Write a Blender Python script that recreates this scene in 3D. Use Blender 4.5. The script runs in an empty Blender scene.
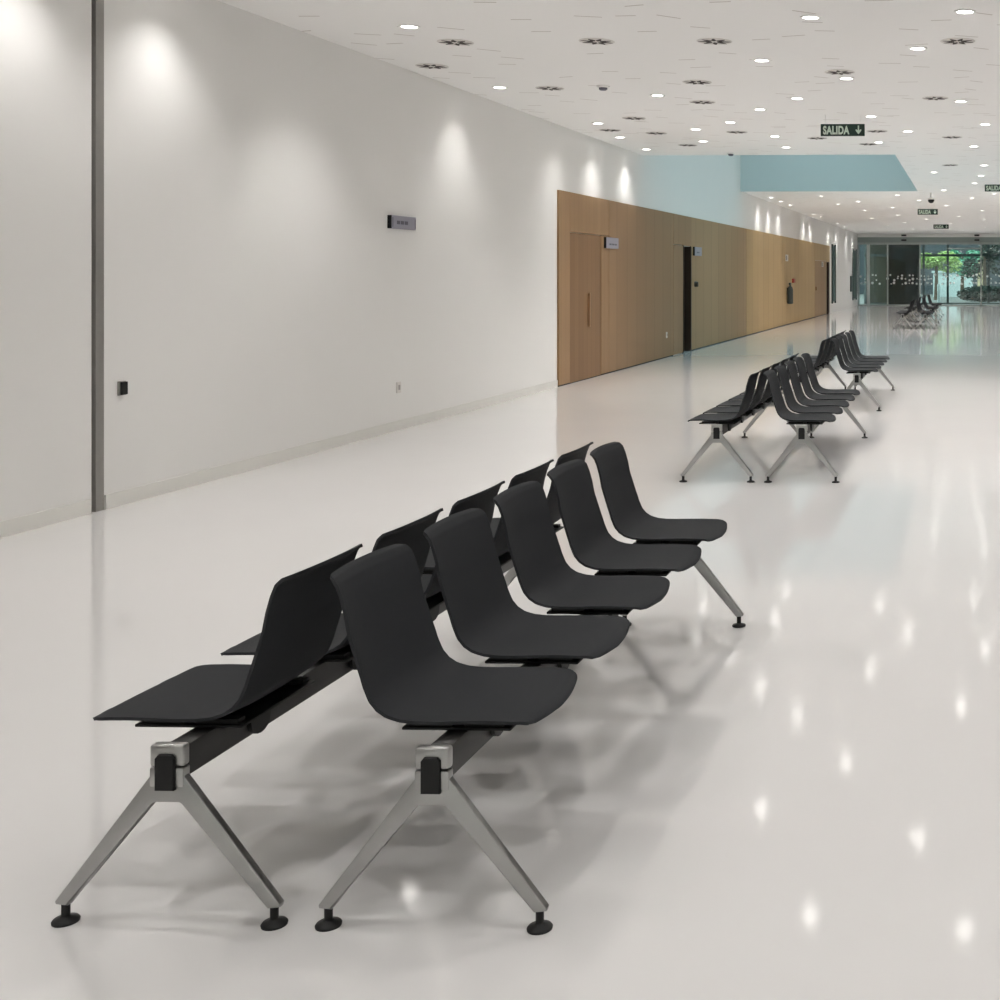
import bpy, bmesh, math, random
from mathutils import Vector, Matrix

SC = bpy.context.scene
COL = SC.collection
random.seed(7)

# ------------------------------------------------------------------ camera
F_PX = 1280.0
YAW = 0.03
EYE = 1.55
cam_data = bpy.data.cameras.new('camera')
cam_data.sensor_width = 36.0
cam_data.sensor_fit = 'HORIZONTAL'
cam_data.lens = F_PX * 36.0 / 1000.0
cam_data.shift_x = -(970 - F_PX * math.tan(YAW) - 500) / 1000.0
cam_data.shift_y = -(500 - 275) / 1000.0
cam_data.clip_end = 400
cam = bpy.data.objects.new('camera', cam_data)
COL.objects.link(cam)
cam.location = (0, 0, EYE)
cam.rotation_euler = (math.pi / 2, 0, YAW)
SC.camera = cam

# ------------------------------------------------------------------ world and exposure
world = bpy.data.worlds.new('sky')
SC.world = world
world.use_nodes = True
wn = world.node_tree
wn.nodes.clear()
w_out = wn.nodes.new('ShaderNodeOutputWorld')
w_bg = wn.nodes.new('ShaderNodeBackground')
w_bg.inputs['Color'].default_value = (0.79, 0.91, 0.92, 1)
w_bg.inputs['Strength'].default_value = 2.4
wn.links.new(w_bg.outputs[0], w_out.inputs[0])

SC.view_settings.view_transform = 'Standard'
SC.view_settings.look = 'None'
SC.view_settings.gamma = 1.0
SC.view_settings.use_curve_mapping = False
SC.view_settings.exposure = 0.76
SC.cycles.max_bounces = 10
SC.cycles.diffuse_bounces = 7
SC.cycles.glossy_bounces = 5
SC.cycles.transmission_bounces = 8
SC.cycles.transparent_max_bounces = 12
SC.cycles.sample_clamp_indirect = 6.0
SC.cycles.caustics_reflective = False
SC.cycles.caustics_refractive = False

LAMP_W = 42.0        # general downlights
WASH_W = 27.0        # wall-washing downlights
LAMP_COL = (1.0, 0.972, 0.952)
LENS_STRENGTH = 9.0


def portal(name, loc, sx, sy, rot):
    l = bpy.data.lights.new(name, 'AREA')
    l.shape = 'RECTANGLE'
    l.size, l.size_y = sx, sy
    l.cycles.is_portal = True
    o = bpy.data.objects.new(name, l)
    o.location = loc
    o.rotation_euler = rot
    COL.objects.link(o)


# ------------------------------------------------------------------ materials
def srgb(r, g, b):
    def c(v):
        v /= 255.0
        return v / 12.92 if v <= 0.04045 else ((v + 0.055) / 1.055) ** 2.4
    return (c(r), c(g), c(b), 1)


def mat(name, col, rough=0.5, metal=0.0, spec=0.5, noise=0.0, nscale=8.0, bump=0.0, bscale=40.0, coord='Object'):
    m = bpy.data.materials.new(name)
    m.use_nodes = True
    nt = m.node_tree
    b = nt.nodes['Principled BSDF']
    b.inputs['Base Color'].default_value = col
    b.inputs['Roughness'].default_value = rough
    b.inputs['Metallic'].default_value = metal
    b.inputs['Specular IOR Level'].default_value = spec
    tc = nt.nodes.new('ShaderNodeTexCoord')
    if noise > 0:
        n = nt.nodes.new('ShaderNodeTexNoise')
        n.inputs['Scale'].default_value = nscale
        n.inputs['Detail'].default_value = 5
        nt.links.new(tc.outputs[coord], n.inputs['Vector'])
        mx = nt.nodes.new('ShaderNodeMix')
        mx.data_type = 'RGBA'
        mx.inputs['A'].default_value = [c * (1 - noise) for c in col[:3]] + [1]
        mx.inputs['B'].default_value = [min(1, c * (1 + noise)) for c in col[:3]] + [1]
        nt.links.new(n.outputs['Fac'], mx.inputs['Factor'])
        nt.links.new(mx.outputs['Result'], b.inputs['Base Color'])
    if bump > 0:
        n2 = nt.nodes.new('ShaderNodeTexNoise')
        n2.inputs['Scale'].default_value = bscale
        n2.inputs['Detail'].default_value = 3
        nt.links.new(tc.outputs[coord], n2.inputs['Vector'])
        bp = nt.nodes.new('ShaderNodeBump')
        bp.inputs['Strength'].default_value = bump
        bp.inputs['Distance'].default_value = 0.002
        nt.links.new(n2.outputs['Fac'], bp.inputs['Height'])
        nt.links.new(bp.outputs['Normal'], b.inputs['Normal'])
    return m


def emit(name, col, strength):
    m = bpy.data.materials.new(name)
    m.use_nodes = True
    b = m.node_tree.nodes['Principled BSDF']
    b.inputs['Base Color'].default_value = (0.8, 0.8, 0.8, 1)
    b.inputs['Emission Color'].default_value = col
    b.inputs['Emission Strength'].default_value = strength
    return m


M = {}
M['wall'] = mat('painted_wall', (0.79, 0.782, 0.762, 1), 0.85, spec=0.2, noise=0.012, nscale=1.5)
M['wall_far'] = mat('painted_wall_upper', (0.78, 0.78, 0.76, 1), 0.85, spec=0.2, noise=0.01, nscale=1.5)
M['well'] = mat('light_well_blue_shade', (0.60, 0.69, 0.70, 1), 0.85, spec=0.2, noise=0.01)  # wall paint with the well's bluish daylight and shade put into its colour
M['base'] = mat('baseboard_paint', (0.74, 0.73, 0.69, 1), 0.5, noise=0.02)
M['steel_trim'] = mat('brushed_profile', (0.34, 0.33, 0.31, 1), 0.42, metal=0.6, noise=0.05, nscale=20)
M['gap'] = mat('shadow_line_dark', (0.03, 0.03, 0.03, 1), 0.8)
M['shell'] = mat('charcoal_polypropylene', (0.0370, 0.0388, 0.0415, 1), 0.62, spec=0.04, noise=0.05, nscale=60, bump=0.25, bscale=900)
M['black'] = mat('black_plastic', (0.010, 0.010, 0.010, 1), 0.5, spec=0.3, noise=0.04)
M['beam'] = mat('black_powder_coat', (0.022, 0.021, 0.020, 1), 0.38, noise=0.05, bump=0.15, bscale=500)
M['alu'] = mat('polished_cast_aluminium', (0.41, 0.41, 0.40, 1), 0.30, metal=1.0, noise=0.10, nscale=14, bump=0.35, bscale=60)
M['white'] = mat('white_enamel', (0.82, 0.81, 0.79, 1), 0.45, noise=0.01)
M['vent'] = mat('vent_plate', (0.66, 0.63, 0.60, 1), 0.5, noise=0.02)
M['ventdark'] = mat('vent_opening', (0.035, 0.028, 0.022, 1), 0.8, noise=0.1)
M['lens'] = emit('lamp_lens', (1.0, 0.97, 0.92, 1), LENS_STRENGTH)
M['green'] = mat('exit_green', (0.003, 0.028, 0.018, 1), 0.35, noise=0.03)
M['pale'] = mat('exit_lettering', (0.62, 0.74, 0.62, 1), 0.5, noise=0.01)
M['lav'] = mat('silver_lavender_sign', (0.36, 0.35, 0.42, 1), 0.3, metal=0.25, noise=0.05)
M['lavtxt'] = mat('sign_lettering', (0.13, 0.125, 0.16, 1), 0.5, noise=0.02)
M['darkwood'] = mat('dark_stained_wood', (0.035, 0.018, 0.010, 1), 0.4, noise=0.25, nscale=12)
M['red'] = mat('red_plastic', (0.35, 0.03, 0.02, 1), 0.4, noise=0.03)
M['ext'] = mat('dark_extinguisher', (0.045, 0.055, 0.05, 1), 0.35, noise=0.05)
M['frame'] = mat('facade_aluminium', (0.42, 0.46, 0.45, 1), 0.4, metal=0.5, noise=0.03)
M['frame_light'] = mat('pale_facade_post', (0.66, 0.72, 0.70, 1), 0.4, metal=0.1, noise=0.03)
M['frame_dark'] = mat('dark_facade_frame', (0.05, 0.07, 0.07, 1), 0.4, noise=0.05)
M['dot'] = mat('frosted_dots', (0.75, 0.82, 0.80, 1), 0.6, noise=0.02)
M['brass'] = mat('handle_metal', (0.40, 0.26, 0.16, 1), 0.35, metal=0.7, noise=0.04)
M['pane_dark'] = mat('dark_pane', (0.05, 0.09, 0.08, 1), 0.35, noise=0.05)
M['paving'] = mat('pale_paving', (0.08, 0.09, 0.085, 1), 0.8, noise=0.12, nscale=3)
M['bark'] = mat('bark', (0.07, 0.05, 0.035, 1), 0.9, noise=0.3, nscale=20)
M['leaf'] = mat('bright_foliage', (0.34, 0.47, 0.17, 1), 0.6, noise=0.35, nscale=2.5)
M['leaf2'] = mat('bluish_foliage', (0.10, 0.30, 0.20, 1), 0.6, noise=0.35, nscale=2.5)
M['hedge'] = mat('dark_hedge', (0.012, 0.03, 0.022, 1), 0.8, noise=0.4, nscale=6)
M['dark_out'] = mat('dark_cladding', (0.018, 0.028, 0.035, 1), 0.6, noise=0.3, nscale=2)
M['olive'] = mat('olive_curtain', (0.055, 0.055, 0.04, 1), 0.8, noise=0.3, nscale=3)
M['tan'] = mat('tan_render', (0.42, 0.35, 0.22, 1), 0.8, noise=0.1)
M['white_out'] = mat('white_render', (0.34, 0.40, 0.40, 1), 0.7, noise=0.15, nscale=3)


def glass_mat(name, col, rough=0.0):
    m = bpy.data.materials.new(name)
    m.use_nodes = True
    nt = m.node_tree
    nt.nodes.clear()
    out = nt.nodes.new('ShaderNodeOutputMaterial')
    tr = nt.nodes.new('ShaderNodeBsdfTransparent')
    tr.inputs['Color'].default_value = col
    gl = nt.nodes.new('ShaderNodeBsdfGlossy')
    gl.inputs['Roughness'].default_value = 0.02
    fr = nt.nodes.new('ShaderNodeFresnel')
    fr.inputs['IOR'].default_value = 1.5
    mx = nt.nodes.new('ShaderNodeMixShader')
    nt.links.new(fr.outputs[0], mx.inputs[0])
    nt.links.new(tr.outputs[0], mx.inputs[1])
    nt.links.new(gl.outputs[0], mx.inputs[2])
    nt.links.new(mx.outputs[0], out.inputs[0])
    return m


M['glass'] = glass_mat('clear_green_glass', (0.86, 0.94, 0.92, 1))
M['glass_dark'] = glass_mat('tinted_glass', (0.30, 0.40, 0.42, 1))
M['glass_rear_tint'] = glass_mat('rear_light_tint', (0.52, 0.49, 0.47, 1))  # for the added rear glazing, tinted to tone down its blue daylight
M['glass_sky'] = glass_mat('roof_glass', (0.80, 0.92, 0.95, 1))


def floor_mat():
    m = mat('epoxy_floor', (0.74, 0.725, 0.695, 1), 0.075, spec=0.5)
    nt = m.node_tree
    b = nt.nodes['Principled BSDF']
    tc = nt.nodes.new('ShaderNodeTexCoord')
    n = nt.nodes.new('ShaderNodeTexNoise')
    n.inputs['Scale'].default_value = 1.3
    n.inputs['Detail'].default_value = 6
    nt.links.new(tc.outputs['Object'], n.inputs['Vector'])
    mx = nt.nodes.new('ShaderNodeMix')
    mx.data_type = 'RGBA'
    mx.inputs['A'].default_value = (0.72, 0.71, 0.70, 1)
    mx.inputs['B'].default_value = (0.75, 0.74, 0.73, 1)
    nt.links.new(n.outputs['Fac'], mx.inputs['Factor'])
    nt.links.new(mx.outputs['Result'], b.inputs['Base Color'])
    n2 = nt.nodes.new('ShaderNodeTexNoise')
    n2.inputs['Scale'].default_value = 5.0
    n2.inputs['Detail'].default_value = 2
    nt.links.new(tc.outputs['Object'], n2.inputs['Vector'])
    bp = nt.nodes.new('ShaderNodeBump')
    bp.inputs['Strength'].default_value = 0.0
    bp.inputs['Distance'].default_value = 0.0015
    nt.links.new(n2.outputs['Fac'], bp.inputs['Height'])
    nt.links.new(bp.outputs['Normal'], b.inputs['Normal'])
    return m


M['floor'] = floor_mat()


def ceiling_mat():
    """white ceiling board scattered with short thin cut slots"""
    m = mat('slotted_ceiling', (0.87, 0.86, 0.845, 1), 0.85, spec=0.2)
    nt = m.node_tree
    b = nt.nodes['Principled BSDF']
    L = nt.links
    tc = nt.nodes.new('ShaderNodeTexCoord')
    total = None
    for k, (sc, off, ln) in enumerate(((1.2, 0.0, 0.085), (0.95, 7.7, 0.11))):
        add = nt.nodes.new('ShaderNodeVectorMath'); add.operation = 'ADD'
        add.inputs[1].default_value = (off, off * 1.7, 0)
        L.new(tc.outputs['Object'], add.inputs[0])
        flat = nt.nodes.new('ShaderNodeVectorMath'); flat.operation = 'MULTIPLY'
        flat.inputs[1].default_value = (1, 1, 0)
        L.new(add.outputs[0], flat.inputs[0])
        vo = nt.nodes.new('ShaderNodeTexVoronoi'); vo.voronoi_dimensions = '2D'
        vo.inputs['Scale'].default_value = sc
        vo.inputs['Randomness'].default_value = 0.9
        L.new(flat.outputs[0], vo.inputs['Vector'])
        sub = nt.nodes.new('ShaderNodeVectorMath'); sub.operation = 'SUBTRACT'
        L.new(flat.outputs[0], sub.inputs[0])
        L.new(vo.outputs['Position'], sub.inputs[1])
        sep = nt.nodes.new('ShaderNodeSeparateColor')
        L.new(vo.outputs['Color'], sep.inputs[0])
        ang = nt.nodes.new('ShaderNodeMath'); ang.operation = 'MULTIPLY_ADD'
        ang.inputs[1].default_value = 1.1; ang.inputs[2].default_value = -0.75
        L.new(sep.outputs[0], ang.inputs[0])
        rot = nt.nodes.new('ShaderNodeVectorRotate'); rot.rotation_type = 'Z_AXIS'
        L.new(sub.outputs[0], rot.inputs['Vector'])
        L.new(ang.outputs[0], rot.inputs['Angle'])
        xyz = nt.nodes.new('ShaderNodeSeparateXYZ')
        L.new(rot.outputs[0], xyz.inputs[0])
        ax = nt.nodes.new('ShaderNodeMath'); ax.operation = 'ABSOLUTE'; L.new(xyz.outputs[0], ax.inputs[0])
        ay = nt.nodes.new('ShaderNodeMath'); ay.operation = 'ABSOLUTE'; L.new(xyz.outputs[1], ay.inputs[0])
        lx = nt.nodes.new('ShaderNodeMath'); lx.operation = 'LESS_THAN'; lx.inputs[1].default_value = ln; L.new(ax.outputs[0], lx.inputs[0])
        ly = nt.nodes.new('ShaderNodeMath'); ly.operation = 'LESS_THAN'; ly.inputs[1].default_value = 0.011; L.new(ay.outputs[0], ly.inputs[0])
        mu = nt.nodes.new('ShaderNodeMath'); mu.operation = 'MULTIPLY'
        L.new(lx.outputs[0], mu.inputs[0]); L.new(ly.outputs[0], mu.inputs[1])
        if total is None:
            total = mu
        else:
            mxx = nt.nodes.new('ShaderNodeMath'); mxx.operation = 'MAXIMUM'
            L.new(total.outputs[0], mxx.inputs[0]); L.new(mu.outputs[0], mxx.inputs[1])
            total = mxx
    mx = nt.nodes.new('ShaderNodeMix'); mx.data_type = 'RGBA'
    mx.inputs['A'].default_value = (0.87, 0.86, 0.845, 1)
    mx.inputs['B'].default_value = (0.55, 0.51, 0.48, 1)
    L.new(total.outputs[0], mx.inputs['Factor'])
    L.new(mx.outputs['Result'], b.inputs['Base Color'])
    return m


M['ceiling'] = ceiling_mat()


def wood_mat(name, a, b_, plank=0.19, seed=0.0):
    """oak veneer with narrow vertical boards and fine grain running up the wall"""
    m = mat(name, a, 0.5, spec=0.3)
    nt = m.node_tree
    L = nt.links
    b = nt.nodes['Principled BSDF']
    tc = nt.nodes.new('ShaderNodeTexCoord')
    xyz = nt.nodes.new('ShaderNodeSeparateXYZ'); L.new(tc.outputs['Object'], xyz.inputs[0])
    dv = nt.nodes.new('ShaderNodeMath'); dv.operation = 'DIVIDE'; dv.inputs[1].default_value = plank
    L.new(xyz.outputs[1], dv.inputs[0])
    fl = nt.nodes.new('ShaderNodeMath'); fl.operation = 'FLOOR'; L.new(dv.outputs[0], fl.inputs[0])
    fr = nt.nodes.new('ShaderNodeMath'); fr.operation = 'FRACT'; L.new(dv.outputs[0], fr.inputs[0])
    wn_ = nt.nodes.new('ShaderNodeTexWhiteNoise'); wn_.noise_dimensions = '1D'
    ad = nt.nodes.new('ShaderNodeMath'); ad.operation = 'ADD'; ad.inputs[1].default_value = seed
    L.new(fl.outputs[0], ad.inputs[0]); L.new(ad.outputs[0], wn_.inputs['W'])
    mp = nt.nodes.new('ShaderNodeMapping'); mp.inputs['Scale'].default_value = (1, 30, 0.9)
    L.new(tc.outputs['Object'], mp.inputs[0])
    ns = nt.nodes.new('ShaderNodeTexNoise'); ns.inputs['Scale'].default_value = 1.0; ns.inputs['Detail'].default_value = 5
    L.new(mp.outputs[0], ns.inputs['Vector'])
    av = nt.nodes.new('ShaderNodeMath'); av.operation = 'MULTIPLY_ADD'; av.inputs[1].default_value = 0.55
    L.new(wn_.outputs['Value'], av.inputs[0])
    hf = nt.nodes.new('ShaderNodeMath'); hf.operation = 'MULTIPLY'; hf.inputs[1].default_value = 0.45
    L.new(ns.outputs['Fac'], hf.inputs[0]); L.new(hf.outputs[0], av.inputs[2])
    mx = nt.nodes.new('ShaderNodeMix'); mx.data_type = 'RGBA'
    mx.inputs['A'].default_value = a; mx.inputs['B'].default_value = b_
    L.new(av.outputs[0], mx.inputs['Factor'])
    gt = nt.nodes.new('ShaderNodeMath'); gt.operation = 'LESS_THAN'; gt.inputs[1].default_value = 0.04
    L.new(fr.outputs[0], gt.inputs[0])
    g2 = nt.nodes.new('ShaderNodeMath'); g2.operation = 'MULTIPLY'; g2.inputs[1].default_value = 0.45
    L.new(gt.outputs[0], g2.inputs[0])
    mx2 = nt.nodes.new('ShaderNodeMix'); mx2.data_type = 'RGBA'
    mx2.inputs['B'].default_value = [c * 0.4 for c in a[:3]] + [1]
    L.new(g2.outputs[0], mx2.inputs['Factor']); L.new(mx.outputs['Result'], mx2.inputs['A'])
    L.new(mx2.outputs['Result'], b.inputs['Base Color'])
    return m


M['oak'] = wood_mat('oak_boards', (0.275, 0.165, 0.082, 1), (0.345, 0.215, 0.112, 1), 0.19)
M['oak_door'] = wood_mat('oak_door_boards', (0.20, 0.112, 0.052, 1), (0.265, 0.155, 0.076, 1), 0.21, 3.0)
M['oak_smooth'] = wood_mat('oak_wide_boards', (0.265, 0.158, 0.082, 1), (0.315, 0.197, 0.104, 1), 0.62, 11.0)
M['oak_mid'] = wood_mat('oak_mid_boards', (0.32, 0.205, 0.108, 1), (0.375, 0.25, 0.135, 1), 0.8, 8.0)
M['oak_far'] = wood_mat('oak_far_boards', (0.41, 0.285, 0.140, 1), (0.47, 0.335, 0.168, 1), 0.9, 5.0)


# ------------------------------------------------------------------ mesh helpers
def box(bm, x0, x1, y0, y1, z0, z1, bevel=0.0, seg=2):
    r = bmesh.ops.create_cube(bm, size=1.0)
    vs = r['verts']
    for v in vs:
        v.co = Vector((x0 + (v.co.x + .5) * (x1 - x0), y0 + (v.co.y + .5) * (y1 - y0), z0 + (v.co.z + .5) * (z1 - z0)))
    if bevel > 0:
        es = list({e for v in vs for e in v.link_edges})
        bmesh.ops.bevel(bm, geom=es, offset=bevel, segments=seg, affect='EDGES', profile=0.5)
    return vs


def cyl(bm, c, r0, r1, z0, z1, n=24, cap=True):
    r = bmesh.ops.create_cone(bm, cap_ends=cap, segments=n, radius1=r0, radius2=r1, depth=z1 - z0)
    for v in r['verts']:
        v.co += Vector((c[0], c[1], (z0 + z1) / 2))
    return r['verts']


def lathe(bm, prof, c=(0, 0), n=28):
    rings = []
    for (r, z) in prof:
        rings.append([bm.verts.new((c[0] + r * math.cos(2 * math.pi * k / n), c[1] + r * math.sin(2 * math.pi * k / n), z)) for k in range(n)])
    for a, b in zip(rings, rings[1:]):
        for k in range(n):
            bm.faces.new((a[k], a[(k + 1) % n], b[(k + 1) % n], b[k]))
    bm.faces.new(list(reversed(rings[0])))
    bm.faces.new(rings[-1])


def ring(bm, prof, n=28):
    rs = [[bm.verts.new((r * math.cos(2 * math.pi * k / n), r * math.sin(2 * math.pi * k / n), z)) for k in range(n)] for r, z in prof]
    for a, b in zip(rs, rs[1:] + rs[:1]):
        for k in range(n):
            bm.faces.new((a[k], a[(k + 1) % n], b[(k + 1) % n], b[k]))


def prism(bm, pts, y0, y1, bevel=0.0, seg=2):
    """extrude an outline given in (x, z) between y0 and y1"""
    a = [bm.verts.new((x, y0, z)) for x, z in pts]
    b = [bm.verts.new((x, y1, z)) for x, z in pts]
    f1 = bm.faces.new(a)
    f2 = bm.faces.new(list(reversed(b)))
    n = len(pts)
    for k in range(n):
        bm.faces.new((a[(k + 1) % n], a[k], b[k], b[(k + 1) % n]))
    if bevel > 0:
        es = list(set(f1.edges) | set(f2.edges))
        bmesh.ops.bevel(bm, geom=es, offset=bevel, segments=seg, affect='EDGES', profile=0.5)


def obj(name, bm, m, parent=None, smooth=False, angle=35):
    bmesh.ops.recalc_face_normals(bm, faces=bm.faces)
    me = bpy.data.meshes.new(name)
    bm.to_mesh(me)
    bm.free()
    me.materials.append(m)
    if smooth:
        for p in me.polygons:
            p.use_smooth = True
        me.set_sharp_from_angle(angle=math.radians(angle))
    o = bpy.data.objects.new(name, me)
    COL.objects.link(o)
    if parent:
        o.parent = parent
    return o


def tag(o, label, cat, group=None):
    o['label'] = label
    o['category'] = cat
    if group:
        o['group'] = group
    return o


def thing(name, label, cat, loc=(0, 0, 0), rot=(0, 0, 0), group=None):
    o = bpy.data.objects.new(name, None)
    o.empty_display_size = 0.1
    o.location = loc
    o.rotation_euler = rot
    COL.objects.link(o)
    return tag(o, label, cat, group)


def struct(name, bm, m, smooth=False):
    o = obj(name, bm, m, None, smooth)
    o['kind'] = 'structure'
    return o


def copy_tree(o, parent=None):
    c = o.copy()
    COL.objects.link(c)
    c.parent = parent
    for ch in o.children:
        copy_tree(ch, c)
    return c


def sbox(name, m, *boxes, bevel=0.0):
    bm = bmesh.new()
    for b in boxes:
        box(bm, *b, bevel=bevel)
    return struct(name, bm, m)


# ------------------------------------------------------------------ the hall
XW = -5.72          # left wall
XR = 7.0            # right wall, out of frame
ZC = 3.638          # ceiling
YF = 65.0           # glass front at the far end
YB = -7.0
PAN0, PAN1, PANZ = 17.57, 51.8, 2.73
VX, VY0, VY1, VZ = -1.30, 22.17, 31.75, 7.2   # the light well cut in the ceiling

sbox('floor', M['floor'], (XW - .3, XR + .2, YB - .2, 66.2, -0.2, 0.0))
sbox('ceiling', M['ceiling'],
     (XW - .1, XR + .2, YB - .2, VY0, ZC, ZC + .12),
     (VX, XR + .2, VY0, VY1 + .15, ZC, ZC + .12),
     (XW - .1, XR + .2, VY1 + .15, YF + .1, ZC, ZC + .12))
# left wall with the joint of the metal profile and the niches of the two open doors left out
sbox('wall_left', M['wall'],
     (XW - .25, XW, YB - .2, 8.17, 0, ZC),
     (XW - .25, XW - .06, 8.17, 8.29, 0, ZC),
     (XW - .25, XW, 8.29, 25.27, 0, ZC),
     (XW - .25, XW, 25.27, 26.0, 2.13, ZC),
     (XW - .25, XW, 26.0, 50.72, 0, ZC),
     (XW - .25, XW, 50.72, 51.65, 2.07, ZC),
     (XW - .25, XW, 51.65, 60.0, 0, ZC),
     (XW - .25, XW - .0, 60.0, YF, 0, ZC))
sbox('wall_right', mat('unseen_wall_darkened', (0.13, 0.125, 0.12, 1), 0.7, noise=0.04), (XR, XR + .2, YB - .2, YF + .1, 0, ZC))  # out of view; made dark to cut side light on the seat backs
sbox('wall_back', M['wall'], (XW, XR, YB - .2, YB, 0, .4), (XW, XR, YB - .2, YB, 3.1, ZC))
bm = bmesh.new()
for k in range(8):
    xx = XW + (XR - XW) * k / 7
    box(bm, xx - .05, xx + .05, YB - .15, YB - .03, .4, 3.1)
rear = struct('window_6', bm, M['frame'])  # unseen glazing added behind the camera to let in fill daylight
bm = bmesh.new()
box(bm, XW, XR, YB - .1, YB - .085, .4, 3.1)
obj('glass_pane', bm, M['glass_rear_tint'], rear)
portal('added_rear_portal', ((XW + XR) / 2, YB - .18, 1.75), XR - XW, 2.7, (-math.pi / 2, 0, 0))
# light well
sbox('wall_upper_left', M['wall'], (XW - .25, XW, VY0, VY1, ZC, VZ))
sbox('wall_light_well', M['well'],
     (VX, VX + .15, VY0, VY1, ZC + .12, VZ),
     (XW - .1, VX + .15, VY0 - .15, VY0, ZC + .12, VZ),
     (XW - .1, VX, VY1, VY1 + .15, ZC, VZ))
bm = bmesh.new()
box(bm, XW - .25, VX + .15, VY0 - .15, VY1 + .15, VZ + .02, VZ + .04)
struct('window_1', bm, M['glass_sky'])
portal('roof_glass_portal', ((XW + VX) / 2, (VY0 + VY1) / 2, VZ), VX - XW, VY1 - VY0, (0, 0, 0))

sbox('trim_1', M['steel_trim'], (XW - .05, XW + .004, 8.205, 8.285, 0, ZC))
sbox('baseboard_left', M['base'],
     (XW, XW + .014, YB, 8.15, 0, .095), (XW, XW + .014, 8.29, PAN0 - .01, 0, .095))
sbox('trim_2', M['gap'], (XW, XW + .022, PAN0, 24.42, 0, .02), (XW, XW + .022, 26.0, 50.7, 0, .02))  # dark skirting strip that draws in the shadow line under the panels

# oak panelling, board groups with thin open joints
PX = XW + .03


def panel(name, m, *rs):
    sbox(name, m, *[(XW + .001, PX, a, b, z0, z1) for a, b, z0, z1 in rs])


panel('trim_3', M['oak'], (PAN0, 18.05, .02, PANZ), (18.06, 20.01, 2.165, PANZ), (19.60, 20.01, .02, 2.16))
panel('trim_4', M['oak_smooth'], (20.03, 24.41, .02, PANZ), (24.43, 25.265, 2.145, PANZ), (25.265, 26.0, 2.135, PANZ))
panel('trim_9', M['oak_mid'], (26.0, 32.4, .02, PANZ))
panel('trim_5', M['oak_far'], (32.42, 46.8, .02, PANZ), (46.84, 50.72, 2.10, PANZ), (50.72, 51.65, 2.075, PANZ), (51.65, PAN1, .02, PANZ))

# doors
bm = bmesh.new()
box(bm, XW + .001, XW + .024, 18.07, 19.59, .012, 2.155)
d1 = struct('door_1', bm, M['oak_door'])
bm = bmesh.new()
box(bm, XW + .024, XW + .062, 18.92, 18.95, .78, 1.28, bevel=.006)
obj('door_handle', bm, M['brass'], d1)
bm = bmesh.new()
box(bm, XW + .001, XW + .026, 24.44, 25.255, .012, 2.135)
struct('door_2', bm, M['oak_smooth'])
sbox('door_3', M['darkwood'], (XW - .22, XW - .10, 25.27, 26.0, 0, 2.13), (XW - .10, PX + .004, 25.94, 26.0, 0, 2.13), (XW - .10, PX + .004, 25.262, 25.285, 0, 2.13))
bm = bmesh.new()
box(bm, XW + .001, XW + .026, 46.86, 50.70, .012, 2.09)
d4 = struct('door_4', bm, M['oak_mid'])
bm = bmesh.new()
box(bm, XW + .026, XW + .09, 46.98, 47.10, .98, 1.12, bevel=.01)
obj('door_handle', bm, M['brass'], d4)
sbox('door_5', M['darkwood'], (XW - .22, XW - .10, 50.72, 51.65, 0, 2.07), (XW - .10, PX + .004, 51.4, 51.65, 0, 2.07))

# glazed openings in the white wall beyond the panelling
for n, (a, b, z0, z1) in enumerate(((52.8, 53.9, .45, 2.75), (62.2, 63.9, .40, 2.75))):
    bm = bmesh.new()
    box(bm, XW, XW + .03, a, b, z0, z1)
    box(bm, XW + .0, XW + .06, a - .08, a, z0 - .08, z1 + .08)
    box(bm, XW + .0, XW + .06, b, b + .08, z0 - .08, z1 + .08)
    f = struct('window_%d' % (n + 2), bm, M['frame_dark'])
    bm = bmesh.new()
    box(bm, XW + .031, XW + .04, a, b, z0, z1)
    obj('glass_pane', bm, M['pane_dark'], f)

# ------------------------------------------------------------------ glass front
HZ = 3.20
bm = bmesh.new()
box(bm, XW, XR, YF, YF + .35, 3.47, ZC)
struct('trim_6', bm, M['wall'])  # upper header coloured pale in place of the daylit ceiling band
sbox('trim_8', mat('facade_header', (0.26, 0.31, 0.29, 1), 0.5, noise=0.03), (XW, XR, YF, YF + .35, 3.2, 3.47))
front = bmesh.new()
posts = [-5.66, -4.19, -2.54, .56, 2.3, 4.2, 6.9]
for x in posts:
    box(front, x - .035, x + .035, YF, YF + .12, 0, HZ)
box(front, XW, XR, YF - .02, YF + .14, 3.10, HZ)
box(front, XW, XR, YF, YF + .12, 0, .05)
box(front, -1.14, .56, YF, YF + .1, 2.86, 2.92)
fr = struct('window_4', front, M['frame'])
for a, b in zip(posts, posts[1:]):
    bm = bmesh.new()
    box(bm, a + .035, b - .035, YF + .05, YF + .065, .05, 3.10)
    obj('glass_pane', bm, M['glass'], fr)
bm = bmesh.new()
box(bm, -5.25, -5.10, YF - .03, YF + .13, 0, 3.1)
struct('trim_7', bm, M['frame_light'])
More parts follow.
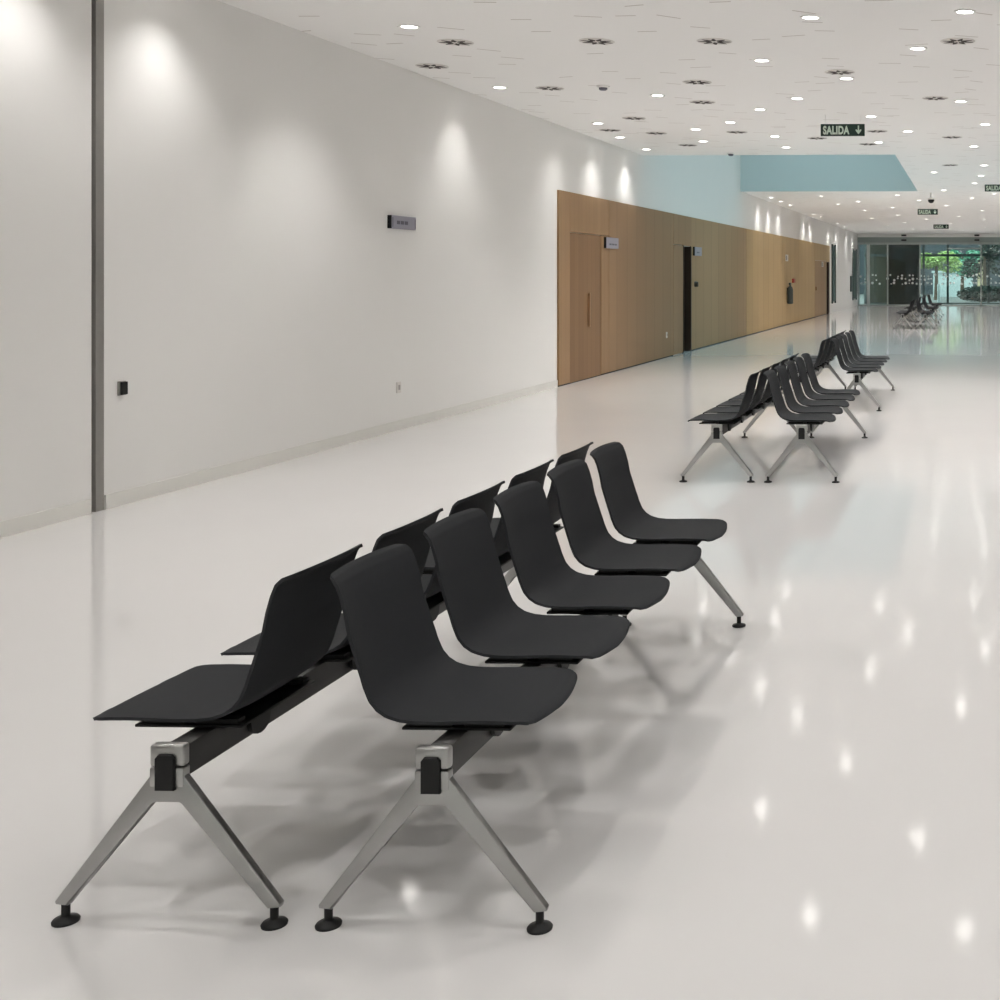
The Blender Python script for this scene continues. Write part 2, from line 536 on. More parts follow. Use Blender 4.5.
# rows of small frosted dots on the panes
bm = bmesh.new()
rr = random.Random(3)
x = -5.55
while x < 1.9:
    for zr in (1.12, 1.33, 1.52):
        if rr.random() < .62:
            zz = zr + rr.uniform(-.05, .05); s = rr.uniform(.035, .075)
            xx = x + rr.uniform(-.03, .03)
            vs = [bm.verts.new((xx + s * math.cos(t * math.pi / 4), YF + .045, zz + s * math.sin(t * math.pi / 4))) for t in range(8)]
            f1 = bm.faces.new(vs)
            r = bmesh.ops.extrude_face_region(bm, geom=[f1])
            for v in r['geom']:
                if isinstance(v, bmesh.types.BMVert):
                    v.co.y -= .004
    x += .19
obj('frosted_dots', bm, M['dot'], fr)
portal('front_glass_portal', (.6, YF + .3, 1.6), 12.6, 3.1, (math.pi / 2, 0, 0))

# second glass line of the entrance lobby
lob = bmesh.new()
YL = YF + 4.0
for x in (-5.66, -4.3, -2.5, -1.2, 1.0, 2.8, 6.9):
    box(lob, x - .06, x + .06, YL, YL + .12, 0, 3.3)
box(lob, -5.7, 7, YL, YL + .14, 2.55, 2.68)
box(lob, -5.7, 7, YL, YL + .14, 0, .06)
struct('window_5', lob, M['frame_dark'])
sbox('ceiling_lobby', M['white_out'], (-6, 7.2, YF + .35, YL + .3, 3.3, 3.5))
sbox('floor_outside', M['paving'], (-40, 40, 66.2, 140, -.2, -0.01))
sbox('wall_lobby', M['olive'], (-5.72, -4.15, YL + .12, YL + .25, 0, 3.3))
sbox('wall_lobby_dark', M['dark_out'], (-4.15, -2.6, YF + .4, YF + .55, .02, 3.25))

# ------------------------------------------------------------------ outside, seen through the glass
def blob_foliage(bm, c, rad, n, leaf, rnd):
    for k in range(n):
        while True:
            p = Vector((rnd.uniform(-1, 1), rnd.uniform(-1, 1), rnd.uniform(-1, 1)))
            if .55 < p.length < 1:
                break
        p = Vector((c[0] + p.x * rad[0], c[1] + p.y * rad[1], c[2] + p.z * rad[2]))
        q = Matrix.Rotation(rnd.uniform(0, 6.28), 3, 'Z') @ Matrix.Rotation(rnd.uniform(0, 6.28), 3, 'X')
        vs = [bm.verts.new(p + q @ Vector(v) * leaf) for v in ((-.5, 0, 0), (0, -.3, .05), (.5, 0, 0), (0, .3, .05))]
        bm.faces.new(vs)


def tree(label, x, y, h, rad, m, seed, n=2600):
    rnd = random.Random(seed)
    t = thing('garden_tree', label, 'tree', (x, y, 0))
    bm = bmesh.new()
    for q in range(7):
        a = rnd.uniform(0, 6.28)
        k = rnd.uniform(.35, .62)
        cc = (math.cos(a) * rad[0] * rnd.uniform(.2, .75), math.sin(a) * rad[1] * .5, h - rad[2] + rad[2] * rnd.uniform(-.5, .55))
        blob_foliage(bm, cc, (rad[0] * k, rad[1] * k, rad[2] * k * .9), n // 7, .24, rnd)
    obj('foliage', bm, m, t)
    bm = bmesh.new()
    lathe(bm, [(.16, -.02), (.12, h * .3), (.08, h * .6), (.03, h * .85)], n=10)
    obj('trunk', bm, M['bark'], t, True)
    return t


tree('bright green leafy tree seen through the glass entrance', -2.1, 80, 3.35, (1.7, 1.5, .95), M['leaf'], 1, 2200)
tree('darker bluish green tree right of the bright one, through the glass', -.5, 84, 3.3, (1.2, 1.0, 1.0), M['leaf2'], 2, 1400)
tree('dark tree at the right of the garden beyond the glass', .9, 79, 4.2, (1.3, 1.0, 1.5), M['hedge'], 4, 1200)
bm = bmesh.new()
rnd = random.Random(5)
blob_foliage(bm, (0, 0, .45), (1.7, .7, .5), 2400, .16, rnd)
h_ = obj('garden_hedge', bm, M['hedge'])
h_.location = (.9, 74.5, 0)
tag(h_, 'dark low hedge outside behind the right part of the glass entrance', 'hedge')
bm = bmesh.new()
box(bm, -2.6, .2, 90, 92, 0, 1.7)
box(bm, -2.7, .3, 89.9, 92.1, 1.7, 1.85)
tag(obj('garden_wall', bm, M['white_out']), 'pale sunlit wall outside, below the bright green tree', 'wall')
bg = thing('neighbouring_building', 'dark clad building outside behind the trees beyond the glass', 'building', (0, 104, 0))
bm = bmesh.new()
box(bm, -30, 30, 0, 4, 0, 8)
obj('facade', bm, M['dark_out'], bg)
bm = bmesh.new()
box(bm, .55, 1.15, -10, -9.6, 0, 3.0)
obj('pier', bm, M['tan'], bg)
bm = bmesh.new()
lathe(bm, [(.09, -.01), (.09, 1.0), (.07, 1.05)], n=12)
b_ = obj('bollard', bm, M['white_out'], None, True)
b_.location = (-1.75, 72, 0)
tag(b_, 'pale post standing outside in front of the glass entrance', 'bollard')

# ------------------------------------------------------------------ benches
PROFILE = [  # (forward distance from the beam centre, height), front lip to back top
    (.222, .429), (.214, .437), (.198, .4420), (.165, .4440), (.11, .4450), (.05, .4440), (-.01, .4425), (-.06, .4430),
    (-.10, .4475), (-.133, .458), (-.160, .476), (-.181, .500), (-.197, .535), (-.211, .575), (-.225, .62), (-.239, .665),
    (-.248, .715), (-.259, .755), (-.270, .783), (-.283, .798), (-.299, .804)]
SEAT_W = .438


def seat_shell_mesh():
    """one-piece moulded shell: waterfall front, concave seat, swept back with a rolled top edge (faces +X)"""
    P = [Vector(p) for p in PROFILE]
    # resample finely
    cum = [0]
    for a, b in zip(P, P[1:]):
        cum.append(cum[-1] + (b - a).length)
    tot = cum[-1]
    NU, NV = 84, 22

    def at(s):
        for k in range(len(P) - 1):
            if s <= cum[k + 1] or k == len(P) - 2:
                t = (s - cum[k]) / max(1e-9, cum[k + 1] - cum[k])
                return P[k].lerp(P[k + 1], min(1, max(0, t)))
    bm = bmesh.new()
    grid = []
    for i in range(NU + 1):
        u = i / NU
        # denser rows at both ends for the rounded corners
        s = tot * (0.5 - 0.5 * math.cos(math.pi * u))
        p = at(s)
        q0, q1 = at(max(0, s - .01)), at(min(tot, s + .01))
        tan = (q1 - q0).normalized()
        nrm = Vector((tan.y, -tan.x))          # towards the sitter
        nrm = Vector((-nrm.x, -nrm.y)) if nrm.dot(Vector((.5, 1))) < 0 else nrm
        backness = min(1, max(0, (s / tot - .45) / .2))
        half = SEAT_W / 2 * (1 - .05 * max(0, (s / tot - .35) / .65))
        if s / tot < .3:
            half *= 1 - .02 * (1 - s / tot / .3)
        rf, rt = .058, .038
        inset = 0
        if s < rf:
            inset = rf - math.sqrt(max(0, rf * rf - (rf - s) ** 2))
        if tot - s < rt:
            inset = max(inset, rt - math.sqrt(max(0, rt * rt - (rt - (tot - s)) ** 2)))
        half -= inset
        row = []
        for j in range(NV + 1):
            v = -1 + 2 * j / NV
            av = abs(v * half / (SEAT_W / 2)) ** 2.2
            lift = .010 * (1 - backness) * av
            # top edge bows up slightly in the middle, front edge bows forward
            bow = 0
            x = p.x + nrm.x * lift
            z = p.y + nrm.y * lift
            x += .018 * backness * av
            e = s / tot
            if e < .15:
                x += .022 * (1 - v * v) * (1 - e / .15)
            if e > .85:
                z += .003 * (1 - v * v) * (e - .85) / .15
            row.append(bm.verts.new((x, v * half, z)))
        grid.append(row)
    for i in range(NU):
        for j in range(NV):
            bm.faces.new((grid[i][j], grid[i][j + 1], grid[i + 1][j + 1], grid[i + 1][j]))
    bmesh.ops.recalc_face_normals(bm, faces=bm.faces)
    if sum((f.normal.z for f in bm.faces)) < 0:
        bmesh.ops.reverse_faces(bm, faces=bm.faces)
    # thickness away from the sitter
    me = bpy.data.meshes.new('tmp')
    bm.to_mesh(me)
    bm.free()
    o = bpy.data.objects.new('tmp', me)
    md = o.modifiers.new('s', 'SOLIDIFY')
    md.thickness = .008
    md.offset = -1
    md.use_even_offset = True
    md.use_rim = True
    COL.objects.link(o)
    dg = bpy.context.evaluated_depsgraph_get()
    ev = o.evaluated_get(dg)
    out = bpy.data.meshes.new_from_object(ev)
    bpy.data.objects.remove(o)
    out.name = 'seat_shell'
    out.materials.clear()
    out.materials.append(M['shell'])
    for p in out.polygons:
        p.use_smooth = True
    out.set_sharp_from_angle(angle=math.radians(50))
    return out


def bracket_bm():
    bm = bmesh.new()
    box(bm, -.125, .15, -.18, .18, .4165, .4245, bevel=.003)
    box(bm, -.11, .00, -.172, -.14, .424, .436)
    box(bm, .03, .13, -.172, -.14, .424, .436)
    box(bm, -.11, .00, .14, .172, .424, .436)
    box(bm, .03, .13, .14, .172, .424, .436)
    return bm


def saddle_bm():
    """cheeks gripping the beam, rounded lower ends"""
    bm = bmesh.new()
    box(bm, -.041, .041, -.06, .06, .4185, .424, bevel=.002)
    for sgn in (-1, 1):
        pts = []
        for k in range(9):
            a = math.pi + math.pi * k / 8
            pts.append((.044 * math.cos(a), .372 + .030 * math.sin(a)))
        pts += [(.055, .422), (-.055, .422)]
        x0, x1 = sorted((sgn * .0285, sgn * .041))
        a = [bm.verts.new((x0, y, z)) for y, z in pts]
        b = [bm.verts.new((x1, y, z)) for y, z in pts]
        bm.faces.new(a); bm.faces.new(list(reversed(b)))
        n = len(pts)
        for k in range(n):
            bm.faces.new((a[(k + 1) % n], a[k], b[k], b[(k + 1) % n]))
    return bm


BL = 2.64      # leg to leg


def leg_frame(parent, y, front):
    """cast A-shaped leg frame with a clamp block; y = outer face, front = -1 faces the camera end"""
    e = 1 if front < 0 else -1
    y0, y1 = sorted((y, y + e * .024))
    bm = bmesh.new()
    out = [(-.041, .358), (-.274, .054), (-.272, .046), (-.243, .043), (-.040, .295), (-.032, .300), (.032, .300), (.040, .295),
           (.243, .043), (.272, .046), (.274, .054), (.041, .358)]
    out = [(x, z) for x, z in out]
    prism(bm, out, y0, y1, bevel=.005)
    lf = obj('leg_frame', bm, M['alu'], parent, True, 30)
    bm = bmesh.new()
    by0, by1 = sorted((y - e * .002, y + e * .026))
    box(bm, -.0415, .0415, by0, by1, .379, .431, bevel=.007, seg=3)
    box(bm, -.0415, .0415, by0, by1, .330, .3765, bevel=.004, seg=2)
    obj('clamp', bm, M['alu'], lf, True, 30)
    bm = bmesh.new()
    cy0, cy1 = sorted((y - e * .013, y + e * .004))
    prism(bm, [(-.023, .325), (-.023, .402), (-.016, .410), (.016, .410), (.023, .402), (.023, .325)], cy0, cy1, bevel=.004)
    obj('end_cover', bm, M['black'], lf, True, 30)
    for sx in (-.254, .254):
        bm = bmesh.new()
        c = (sx, (y0 + y1) / 2)
        lathe(bm, [(.029, 0), (.030, .005), (.027, .009), (.013, .013), (.0095, .016), (.0095, .052)], c, 24)
        obj('foot', bm, M['black'], lf, True, 40)


def make_bench():
    t = thing('beam_bench', 'x', 'bench')
    bm = bmesh.new()
    box(bm, -.0275, .0275, .01, BL - .01, .342, .419, bevel=.004)
    obj('beam', bm, M['beam'], t, True, 30)
    leg_frame(t, 0.0, -1)
    leg_frame(t, BL, 1)
    me = seat_shell_mesh()
    brm = None
    for k in range(5):
        o = bpy.data.objects.new('seat_shell', me)
        COL.objects.link(o)
        o.parent = t
        o.location = (-.018, .334 + .545 * k, 0)
        if brm is None:
            br = obj('seat_bracket', bracket_bm(), M['black'], o, True, 30)
            brm = br.data
            sd = obj('beam_saddle', saddle_bm(), M['black'], o, True, 30)
            sdm = sd.data
        else:
            br = bpy.data.objects.new('seat_bracket', brm)
            COL.objects.link(br)
            br.parent = o
            sd = bpy.data.objects.new('beam_saddle', sdm)
            COL.objects.link(sd)
            sd.parent = o
    return t


proto = make_bench()
BX_R, BX_L = -1.285, -1.925
rows = [
    (2.992, 'nearest five-seat black bench, facing right towards the open floor', 'nearest five-seat black bench facing left towards the white wall'),
    (9.57, 'right-facing black bench of the second pair, midway down the hall', 'left-facing black bench of the second pair, with slatted look from afar'),
    (14.55, 'right-facing black bench of the third pair, behind the second pair', 'left-facing black bench of the third pair, mostly hidden by the second pair'),
    (36.7, 'right-facing bench at the front of the distant cluster near the glass entrance', 'left-facing bench at the front of the distant cluster near the glass entrance'),
    (41.9, 'right-facing bench in the middle of the distant cluster near the entrance', 'left-facing bench in the middle of the distant cluster near the entrance'),
    (47.1, 'right-facing bench at the far end of the distant cluster, closest to the glass', 'left-facing bench at the far end of the distant cluster, closest to the glass'),
]
rows[1] = (9.52, rows[1][1], 'left-facing black bench of the second pair, midway down the hall on the panelling side')
GB = 'back-to-back beam benches down the hall'
first = True
L_SHIFT = .03
left_proto = None
for y, lab_r, lab_l in rows:
    if first:
        r = proto
        left_proto = copy_tree(proto)
        first = False
        l = left_proto
    else:
        r, l = copy_tree(proto), copy_tree(left_proto)
    dx = {2.992: .012, 9.52: .029}.get(y, -.005)
    r.location = (BX_R + dx, y, 0)
    tag(r, lab_r, 'bench', GB)
    l.location = (BX_L + {2.992: .013, 9.52: .031}.get(y, -.006), y, 0)
    tag(l, lab_l, 'bench', GB)
    for bench, sh, rz in ((r, -.034 if y < 5 else -.024, 0), (l, -.062 if y < 5 else -.030, math.pi)):
        for ch in bench.children:
            if ch.name.startswith('seat_shell'):
                ch.rotation_euler.z = rz
                ch.location.x = sh
                for g in ch.children:     # the saddles stay on the beam
                    if g.name.startswith('beam_saddle'):
                        g.location.x = -sh if rz == 0 else sh
                    else:
                        g.location.x = (-sh if rz == 0 else sh) * .5

# ------------------------------------------------------------------ ceiling downlights
def downlight(x, y, label, group, power, cone, blend, first_of):
    if first_of[0] is None:
        t = thing('downlight', label, 'ceiling light', (x, y, ZC), group=group)
        bm = bmesh.new()
        ring(bm, [(.064, -.001), (.088, -.001), (.088, -.006), (.082, -.0105), (.068, -.0105), (.064, -.009)], n=28)
        obj('trim_ring', bm, M['white'], t, True, 40)
        bm = bmesh.new()
        cyl(bm, (0, 0), .0635, .0635, -.004, -.001, 28)
        obj('lens', bm, M['lens'], t)
        first_of[0] = t
    else:
        t = copy_tree(first_of[0])
        t.location = (x, y, ZC)
        tag(t, label, 'ceiling light', group)
    ld = bpy.data.lights.get('lamp_%d_%d' % (int(power), int(cone)))
    if ld is None:
        ld = bpy.data.lights.new('lamp_%d_%d' % (int(power), int(cone)), 'SPOT')
        ld.energy = power
        ld.color = LAMP_COL
        ld.spot_size = math.radians(cone)
        ld.spot_blend = blend
        ld.shadow_soft_size = .05
    lo = bpy.data.objects.new('downlight_beam', ld)
    COL.objects.link(lo)
    lo.location = (x, y, ZC - .03)
    return t


FO = [None]
GD = 'round recessed downlights in the ceiling'
near = [
    (-1.29, 10.32, 'large round downlight above the green SALIDA sign, near the top edge'),
    (-0.04, 10.13, 'round downlight at the very top right, nearest of all to the camera'),
    (-2.02, 12.37, 'round downlight left of the hanging SALIDA sign, alone in mid ceiling'),
    (-0.48, 11.76, 'round downlight just left of the star vent at upper right'),
    (-1.31, 13.53, 'round downlight touching a star vent, above the SALIDA sign'),
    (-0.11, 15.36, 'round downlight right of a star vent, near the right edge'),
    (-2.04, 15.04, 'round downlight up and left of the SALIDA sign, upper of three'),
    (-2.64, 16.03, 'round downlight left of the SALIDA sign, left of two close ones'),
    (-3.62, 14.74, 'round downlight beside two star vents in the left half of the ceiling'),
    (0.21, 17.71, 'round downlight at the right edge, lower of the pair there'),
    (-3.27, 17.38, 'round downlight above the blue light well, left of centre'),
    (-3.92, 18.19, 'round downlight over the left end of the blue light well'),
    (-4.16, 19.83, 'round downlight closest above the blue light well, left side'),
    (-1.30, 16.78, 'round downlight just right of the top of the SALIDA sign'),
    (-0.90, 18.54, 'round downlight right of the SALIDA sign, level with its bottom'),
    (-2.93, 19.15, 'round downlight above the blue light well, left of the SALIDA sign'),
    (-3.00, 20.80, 'round downlight close to the edge of the light well, below the SALIDA sign'),
    (-1.43, 20.06, 'round downlight just under the right end of the SALIDA sign'),
    (0.06, 20.73, 'round downlight near the right edge, level with the light well edge'),
]
for x, y, lab in near:
    downlight(x, y, lab, GD, LAMP_W, 116, .75, FO)
FAR = 'tiny far downlight in the ceiling beyond the near edge of the light well'
far = [(0.27, 24.31), (-0.73, 25.94), (0.23, 26.9), (0.11, 29.06), (-0.64, 31.43), (0.62, 32.86), (-3.94, 33.72), (-1.9, 33.36),
       (-1.42, 35.61), (-3.88, 37.54), (-3.18, 36.33), (0.05, 34.6), (-2.4, 39.5), (-.7, 38.3), (.9, 37.0), (-3.4, 41.2), (-1.3, 42.2),
       (.4, 41.5), (-2.5, 44.4), (-.4, 45.4), (1.2, 44.6), (-3.6, 46.8), (-1.6, 47.6), (.5, 48.4), (-2.6, 50.6), (-.8, 51.8), (1.2, 51.4),
       (-3.5, 54.0), (-1.5, 55.2), (.6, 56.4), (-2.6, 58.2), (-.4, 59.8), (1.7, 60.2), (-3.9, 61.0), (-1.5, 62.4), (.8, 63.0)]  # the last four are added to brighten the ceiling by the glass front
for x, y in far:
    downlight(x, y, FAR, 'tiny far downlights', LAMP_W * 1.45, 116, .75, FO)
wash = [(-4.70, 10.6, 'downlight nearest the camera along the left wall, upper left of the ceiling'),
        (-5.22, 14.06, 'second downlight along the left wall, above the bright scallop of light'),
        (-5.11, 17.44, 'third downlight along the left wall, above the start of the oak panelling'),
        (-5.29, 19.21, 'fourth downlight along the left wall, between two others near the light well'),
        (-5.36, 21.06, 'last downlight along the left wall before the blue light well')]
for x, y, lab in wash:
    downlight(x, y, lab, GD, WASH_W if x < -5 else LAMP_W, 118 if x < -5 else 116, 1.0 if x < -5 else .75, FO)
WL = 'tiny far downlight washing the wall above the far end of the oak panelling'
for y in (34.3, 36.1, 38.0, 43.7, 45.6, 51.4, 54.5, 58.9, 62):
    downlight(-5.35, y, WL, 'far wall-washing downlights', WASH_W, 118, 1.0, FO)
# unseen fittings added above, behind and right of the camera to light the hall
OFF = 'unseen round downlight put in outside the picture to light the hall'
for x, y in [(-5.3, 7.46), (-5.3, 8.82), (-5.3, 5.4), (-3.3, 8.6), (-1.4, 7.7), (.6, 8.2), (-2.6, 5.8), (-.4, 5.2), (-3.8, 3.4), (-1.6, 2.6), (.8, 2.9),  # the first two follow from the scallops on the near left wall
             (-3, .4), (-.6, -.2), (1.8, .5), (-3.9, -2.4), (-1.4, -3), (1.2, -2.8), (3.2, -1.2), (3, 2.2), (4.4, 4), (2.4, 5.2), (3.4, 7.3), (2.2, 9.6),
             (4.6, 9.8), (1.7, 12.2), (3.6, 12.6), (2, 14.6), (4.6, 15.2), (2.2, 17.4), (3.9, 18.6), (1.6, 20.4), (3.6, 21.8), (2.2, 24), (4.4, 25),
             (2, 27.6), (4.2, 28.8), (2.4, 31.4), (4.5, 32.6), (2.3, 35.2), (4.4, 37), (2.6, 40), (4.6, 42), (2.8, 45.4), (4.5, 48), (2.6, 51), (4.4, 54.5),
             (2.4, 58)]:
    downlight(x, y, OFF, 'downlights added outside the picture', WASH_W if x < -5 else LAMP_W * (1.45 if y > 30 else 1), 118 if x < -5 else 116, 1.0 if x < -5 else .75, FO)

# ------------------------------------------------------------------ star-shaped ceiling vents
def make_vent():
    t = thing('ceiling_vent', 'x', 'vent')
    bm = bmesh.new()
    lathe(bm, [(.155, 0), (.158, -.003), (.150, -.006)], n=32)
    obj('plate', bm, M['vent'], t, True, 40)
    bm = bmesh.new()
    for k in range(8):
        a = k * math.pi / 4 + .2
        c, s = math.cos(a), math.sin(a)
        pts = [(.030, 0), (.062, -.024), (.125, -.011), (.145, 0), (.125, .011), (.062, .024)]
        top = [bm.verts.new((c * px - s * py, s * px + c * py, -.0062)) for px, py in pts]
        bot = [bm.verts.new((c * px - s * py, s * px + c * py, -.0085)) for px, py in pts]
        bm.faces.new(top); bm.faces.new(list(reversed(bot)))
        for q in range(6):
            bm.faces.new((top[q], top[(q + 1) % 6], bot[(q + 1) % 6], bot[q]))
    obj('slots', bm, M['ventdark'], t)
    return t


vents = [(-4.61, 11.34, 'star vent beside the first wall-side downlight, upper of the two there'),
         (-5.37, 12.63, 'star vent closest to the left wall, below the first one'),
         (-4.69, 14.16, 'star vent right of the second wall-side downlight'),
         (-3.33, 11.33, 'star vent at the top centre, left of a matching one'),
         (-2.28, 11.36, 'star vent at the top, right of the matching centre one'),
         (-2.95, 13.76, 'star vent in mid ceiling, upper of two stacked ones'),
         (-3.23, 15.36, 'star vent in mid ceiling, lower of two stacked ones'),
         (-4.47, 16.90, 'small star vent below the smoke detector'),
         (-5.18, 18.28, 'small star vent between two wall-side downlights'),
         (-4.61, 18.69, 'small star vent left of centre above the light well'),
         (-4.53, 20.43, 'small star vent nearest the light well, left side'),
         (-3.40, 18.59, 'small star vent between two downlights over the light well'),
         (-1.34, 13.13, 'star vent just above a downlight, over the SALIDA sign'),
         (-0.11, 11.42, 'star vent at upper right, right of a downlight'),
         (-0.41, 15.09, 'star vent left of a downlight near the right edge'),
         (-0.27, 19.37, 'small star vent at the right, between two downlights'),
         (-1.35, 18.53, 'small star vent right beside the SALIDA sign'),
         (-2.33, 19.45, 'small star vent left of the foot of the SALIDA sign'),
         (-1.62, 20.36, 'small star vent directly under the SALIDA sign'),
         (-0.38, 24.29, 'tiny far star vent near the right corner of the light well')]
vp = make_vent()
for i, (x, y, lab) in enumerate(vents):
    o = vp if i == 0 else copy_tree(vp)
    o.location = (x, y, ZC)
    o.rotation_euler.z = i * .37
    tag(o, lab, 'vent', 'star-shaped vents in the ceiling')

for x, y, lab in ((-4.05, 14.02, 'small grey smoke detector on the ceiling left of a downlight'),
                  (-4.09, 21.79, 'small dark smoke detector at the near edge of the light well')):
    t = thing('smoke_detector', lab, 'detector', (x, y, ZC))
    bm = bmesh.new()
    lathe(bm, [(.07, 0), (.07, -.012), (.055, -.02)], n=24)
    obj('base', bm, M['white'], t, True, 40)
    bm = bmesh.new()
    lathe(bm, [(.045, -.018), (.045, -.04), (.03, -.05)], n=20)
    obj('sensor', bm, M['lavtxt'], t, True, 40)
t = thing('dome_camera', 'tiny dark dome camera hanging beyond the light well', 'camera', (-.99, 32.57, ZC))
bm = bmesh.new(); lathe(bm, [(.03, 0), (.03, -.12), (.09, -.14), (.09, -.17)], n=20)
obj('mount', bm, M['white'], t, True, 40)
bm = bmesh.new(); lathe(bm, [(.085, -.165), (.08, -.21), (.05, -.25), (.02, -.26)], n=20)
obj('dome', bm, M['black'], t, True, 60)

# ------------------------------------------------------------------ hanging exit signs
def exit_sign(x0, y, ztop, w, h, label):
    t = thing('exit_sign', label, 'sign', (x0, y, ztop), group='green exit signs hanging from the ceiling')
    bm = bmesh.new()
    box(bm, 0, w, 0, .03, -h, 0, bevel=.003)
    pl = obj('panel', bm, M['green'], t)
    for rx in (.1 * w, .9 * w):
        bm = bmesh.new()
        cyl(bm, (rx, .015), .004, .004, 0, ZC - ztop, 8)
        obj('rod', bm, M['white'], t)
    cu = bpy.data.curves.new('lettering', 'FONT')
    cu.body = 'SALIDA'
    cu.size = h * .92
    cu.extrude = .001
    cu.offset = .006
    cu.space_character = 1.08
    tmp = bpy.data.objects.new('text', cu)
    COL.objects.link(tmp)
    me = bpy.data.meshes.new_from_object(tmp.evaluated_get(bpy.context.evaluated_depsgraph_get()))
    bpy.data.objects.remove(tmp)
    me.name = 'lettering'
    me.materials.clear()
    me.materials.append(M['pale'])
    lo = bpy.data.objects.new('lettering', me)
    COL.objects.link(lo)
    wid = max(v.co.x for v in me.vertices) - min(v.co.x for v in me.vertices)
    lo.scale = (w * .60 / wid, 1, 1)
    lo.parent = pl
    lo.rotation_euler = (math.pi / 2, 0, 0)
    lo.location = (w * .055, -.002, -h * .83)
    bm = bmesh.new()
    cx = w * .86
    pts = [(cx - .009, -h * .14), (cx + .009, -h * .14), (cx + .009, -h * .52), (cx + .034, -h * .44), (cx + .038, -h * .56), (cx, -h * .86),
           (cx - .038, -h * .56), (cx - .034, -h * .44), (cx - .009, -h * .52)]
    prism(bm, pts, -.003, -.0005)
    obj('arrow', bm, M['pale'], pl)


SY = 16.65
exit_sign(-1.948, SY, 3.52, .575, .157, 'green SALIDA exit sign with down arrow, nearest and largest of the hanging ones')
exit_sign(.33, 28.6, 3.57, .575, .155, 'hanging green exit sign cut off by the right edge of the picture')
exit_sign(-1.49, 36.4, 3.43, .575, .165, 'small distant hanging exit sign, left of the two above the glass entrance')
exit_sign(-1.38, 48.4, 3.46, .575, .16, 'smallest hanging exit sign, nearest to the glass entrance')

# ------------------------------------------------------------------ wall signs and fittings
def wall_sign(y0, y1, z0, z1, xw, label, dark_rects):
    t = thing('room_sign', label, 'sign', (xw, y0, z0), group='small room signs on the left wall')
    w, h = y1 - y0, z1 - z0
    bm = bmesh.new()
    box(bm, 0, .037, -.012, .0, 0, h)
    obj('side_cap', bm, M['black'], t)
    bm = bmesh.new()
    box(bm, 0, .034, 0, w, 0, h, bevel=.003)
    p = obj('panel', bm, M['lav'], t)
    bm = bmesh.new()
    for a, b, c, d in dark_rects:
        box(bm, .0335, .0352, a * w, b * w, c * h, d * h)
    obj('lettering', bm, M['lavtxt'], p)


wall_sign(12.42, 12.98, 2.01, 2.14, XW, 'narrow silver room sign alone on the white wall', [(.04, .07, .12, .85), (.22, .34, .35, .62), (.37, .5, .35, .62), (.53, .66, .35, .62), (.95, .98, .1, .85)])
wall_sign(19.75, 20.45, 1.97, 2.14, PX, 'silver room sign beside the first oak door', [(.25, .42, .3, .45), (.47, .66, .3, .45), (.7, .85, .3, .45)])
wall_sign(26.15, 26.85, 1.95, 2.13, PX, 'silver room sign beside the dark open doorway', [(.3, .45, .3, .45), (.5, .66, .3, .45)])

t = thing('door_intercom', 'small black box on the white wall right of the metal profile', 'intercom', (XW, 8.42, .74))
bm = bmesh.new(); box(bm, 0, .016, 0, .07, 0, .095, bevel=.003); obj('back_plate', bm, M['steel_trim'], t)
bm = bmesh.new(); box(bm, .016, .032, .006, .066, .004, .091, bevel=.004); obj('housing', bm, M['black'], t)

for xw, y, z, lab in ((XW, 12.6, .37, 'small pale socket low on the white wall'), (PX, 23.8, .37, 'small pale socket low on the oak panelling')):
    t = thing('wall_socket', lab, 'socket', (xw, y, z))
    bm = bmesh.new(); box(bm, 0, .012, 0, .085, 0, .11, bevel=.003); obj('cover_plate', bm, M['vent'], t)
    bm = bmesh.new(); box(bm, .011, .014, .022, .063, .03, .08, bevel=.001); obj('insert', bm, M['steel_trim'], t)

# call point beside dark doorway
t = thing('door_knob_switch', 'dark round knob on the panelling beside the dark doorway', 'knob', (PX, 26.32, 1.36))
bm = bmesh.new(); cyl(bm, (0, 0), .06, .05, 0, .07, 20); k_ = obj('knob', bm, M['darkwood'], t, True, 40); k_.rotation_euler.y = math.pi / 2

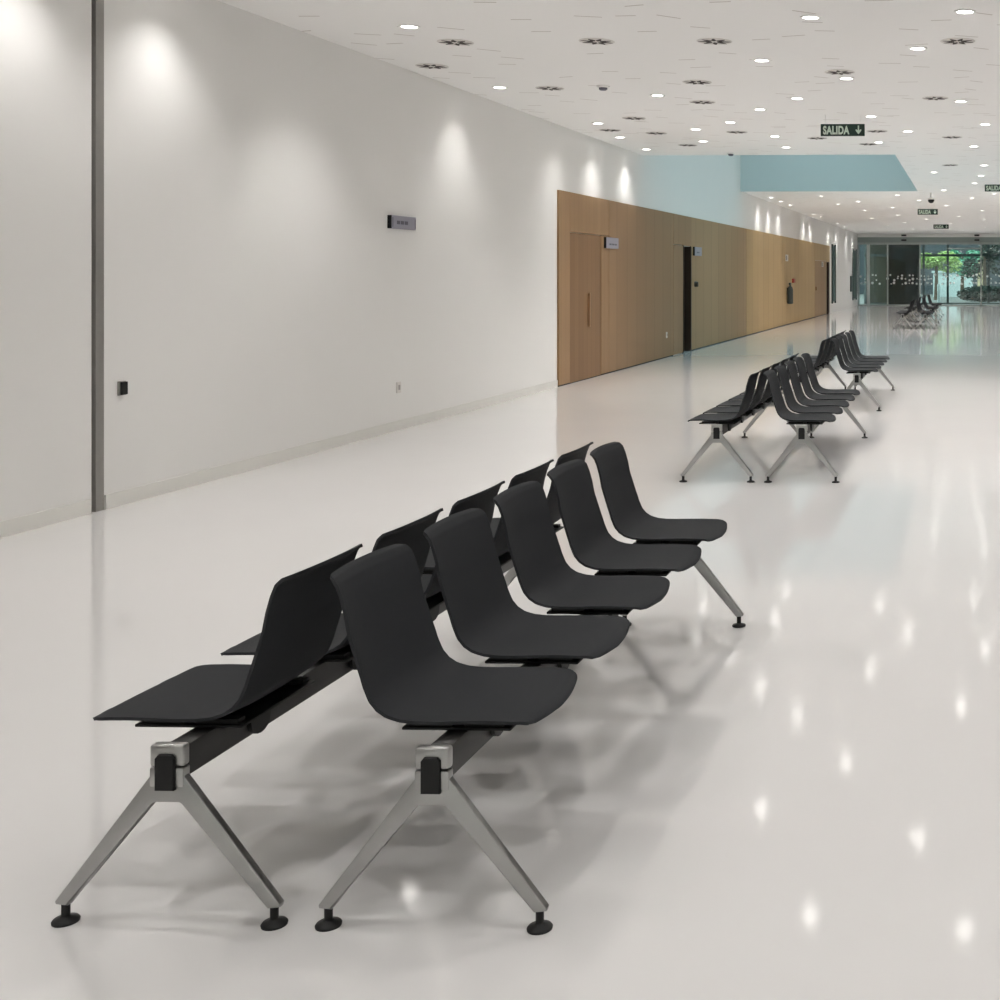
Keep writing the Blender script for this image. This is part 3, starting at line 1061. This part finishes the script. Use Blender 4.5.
# fire extinguisher far down the panelling
t = thing('fire_extinguisher', 'dark extinguisher hanging on the far oak panelling', 'extinguisher', (PX + .10, 39.66, .65))
bm = bmesh.new(); lathe(bm, [(.07, 0), (.095, .02), (.095, .44), (.07, .52), (.03, .56), (.03, .6)], n=20); obj('tank', bm, M['ext'], t, True, 40)
bm = bmesh.new(); box(bm, -.03, .03, -.12, .10, .60, .66, bevel=.008); obj('handle', bm, M['ext'], t)
bm = bmesh.new(); box(bm, -.09, -.06, -.05, .05, .3, .5); obj('bracket', bm, M['black'], t)
t = thing('fire_alarm_button', 'small red alarm box above the extinguisher on the far panelling', 'alarm button', (PX, 40.75, 1.30))
bm = bmesh.new(); box(bm, 0, .06, 0, .42, 0, .13, bevel=.008); obj('housing', bm, M['red'], t)
for y, z, lab in ((39.3, 1.98, 'tiny plate sign above the extinguisher'), (48.9, 1.86, 'tiny green plate on the far oak door')):
    t = thing('wall_plate', lab, 'sign', (PX, y, z))
    bm = bmesh.new(); box(bm, -.001, .02, 0, .5, 0, .2, bevel=.003); obj('plate', bm, M['vent'], t)
    bm = bmesh.new(); box(bm, .019, .023, .06, .22, .03, .17); obj('pictogram', bm, M['ext'], t)
t = thing('notice_frame', 'small dark frame on the white wall near the far glass front', 'frame', (XW, 60.9, .75))
bm = bmesh.new(); box(bm, 0, .05, 0, 1.0, 0, .75, bevel=.01); obj('surround', bm, M['frame_dark'], t)
bm = bmesh.new(); box(bm, .05, .055, .08, .92, .08, .67); obj('sheet', bm, M['ext'], t)
# door sensors on the header of the glass front
for i, (x, lab) in enumerate(((-3.36, 'dark door sensor over the left of the glass entrance'), (.35, 'dark door sensor over the right of the glass entrance'))):
    t = thing('door_sensor', lab, 'sensor', (x, YF, 3.3), group='door sensors over the glass entrance')
    bm = bmesh.new(); box(bm, -.13, .13, -.12, 0, .22, .30, bevel=.02); obj('upper_housing', bm, M['black'], t)
    bm = bmesh.new(); box(bm, -.13, .13, -.12, 0, -.02, .06, bevel=.02); obj('lower_housing', bm, M['black'], t)
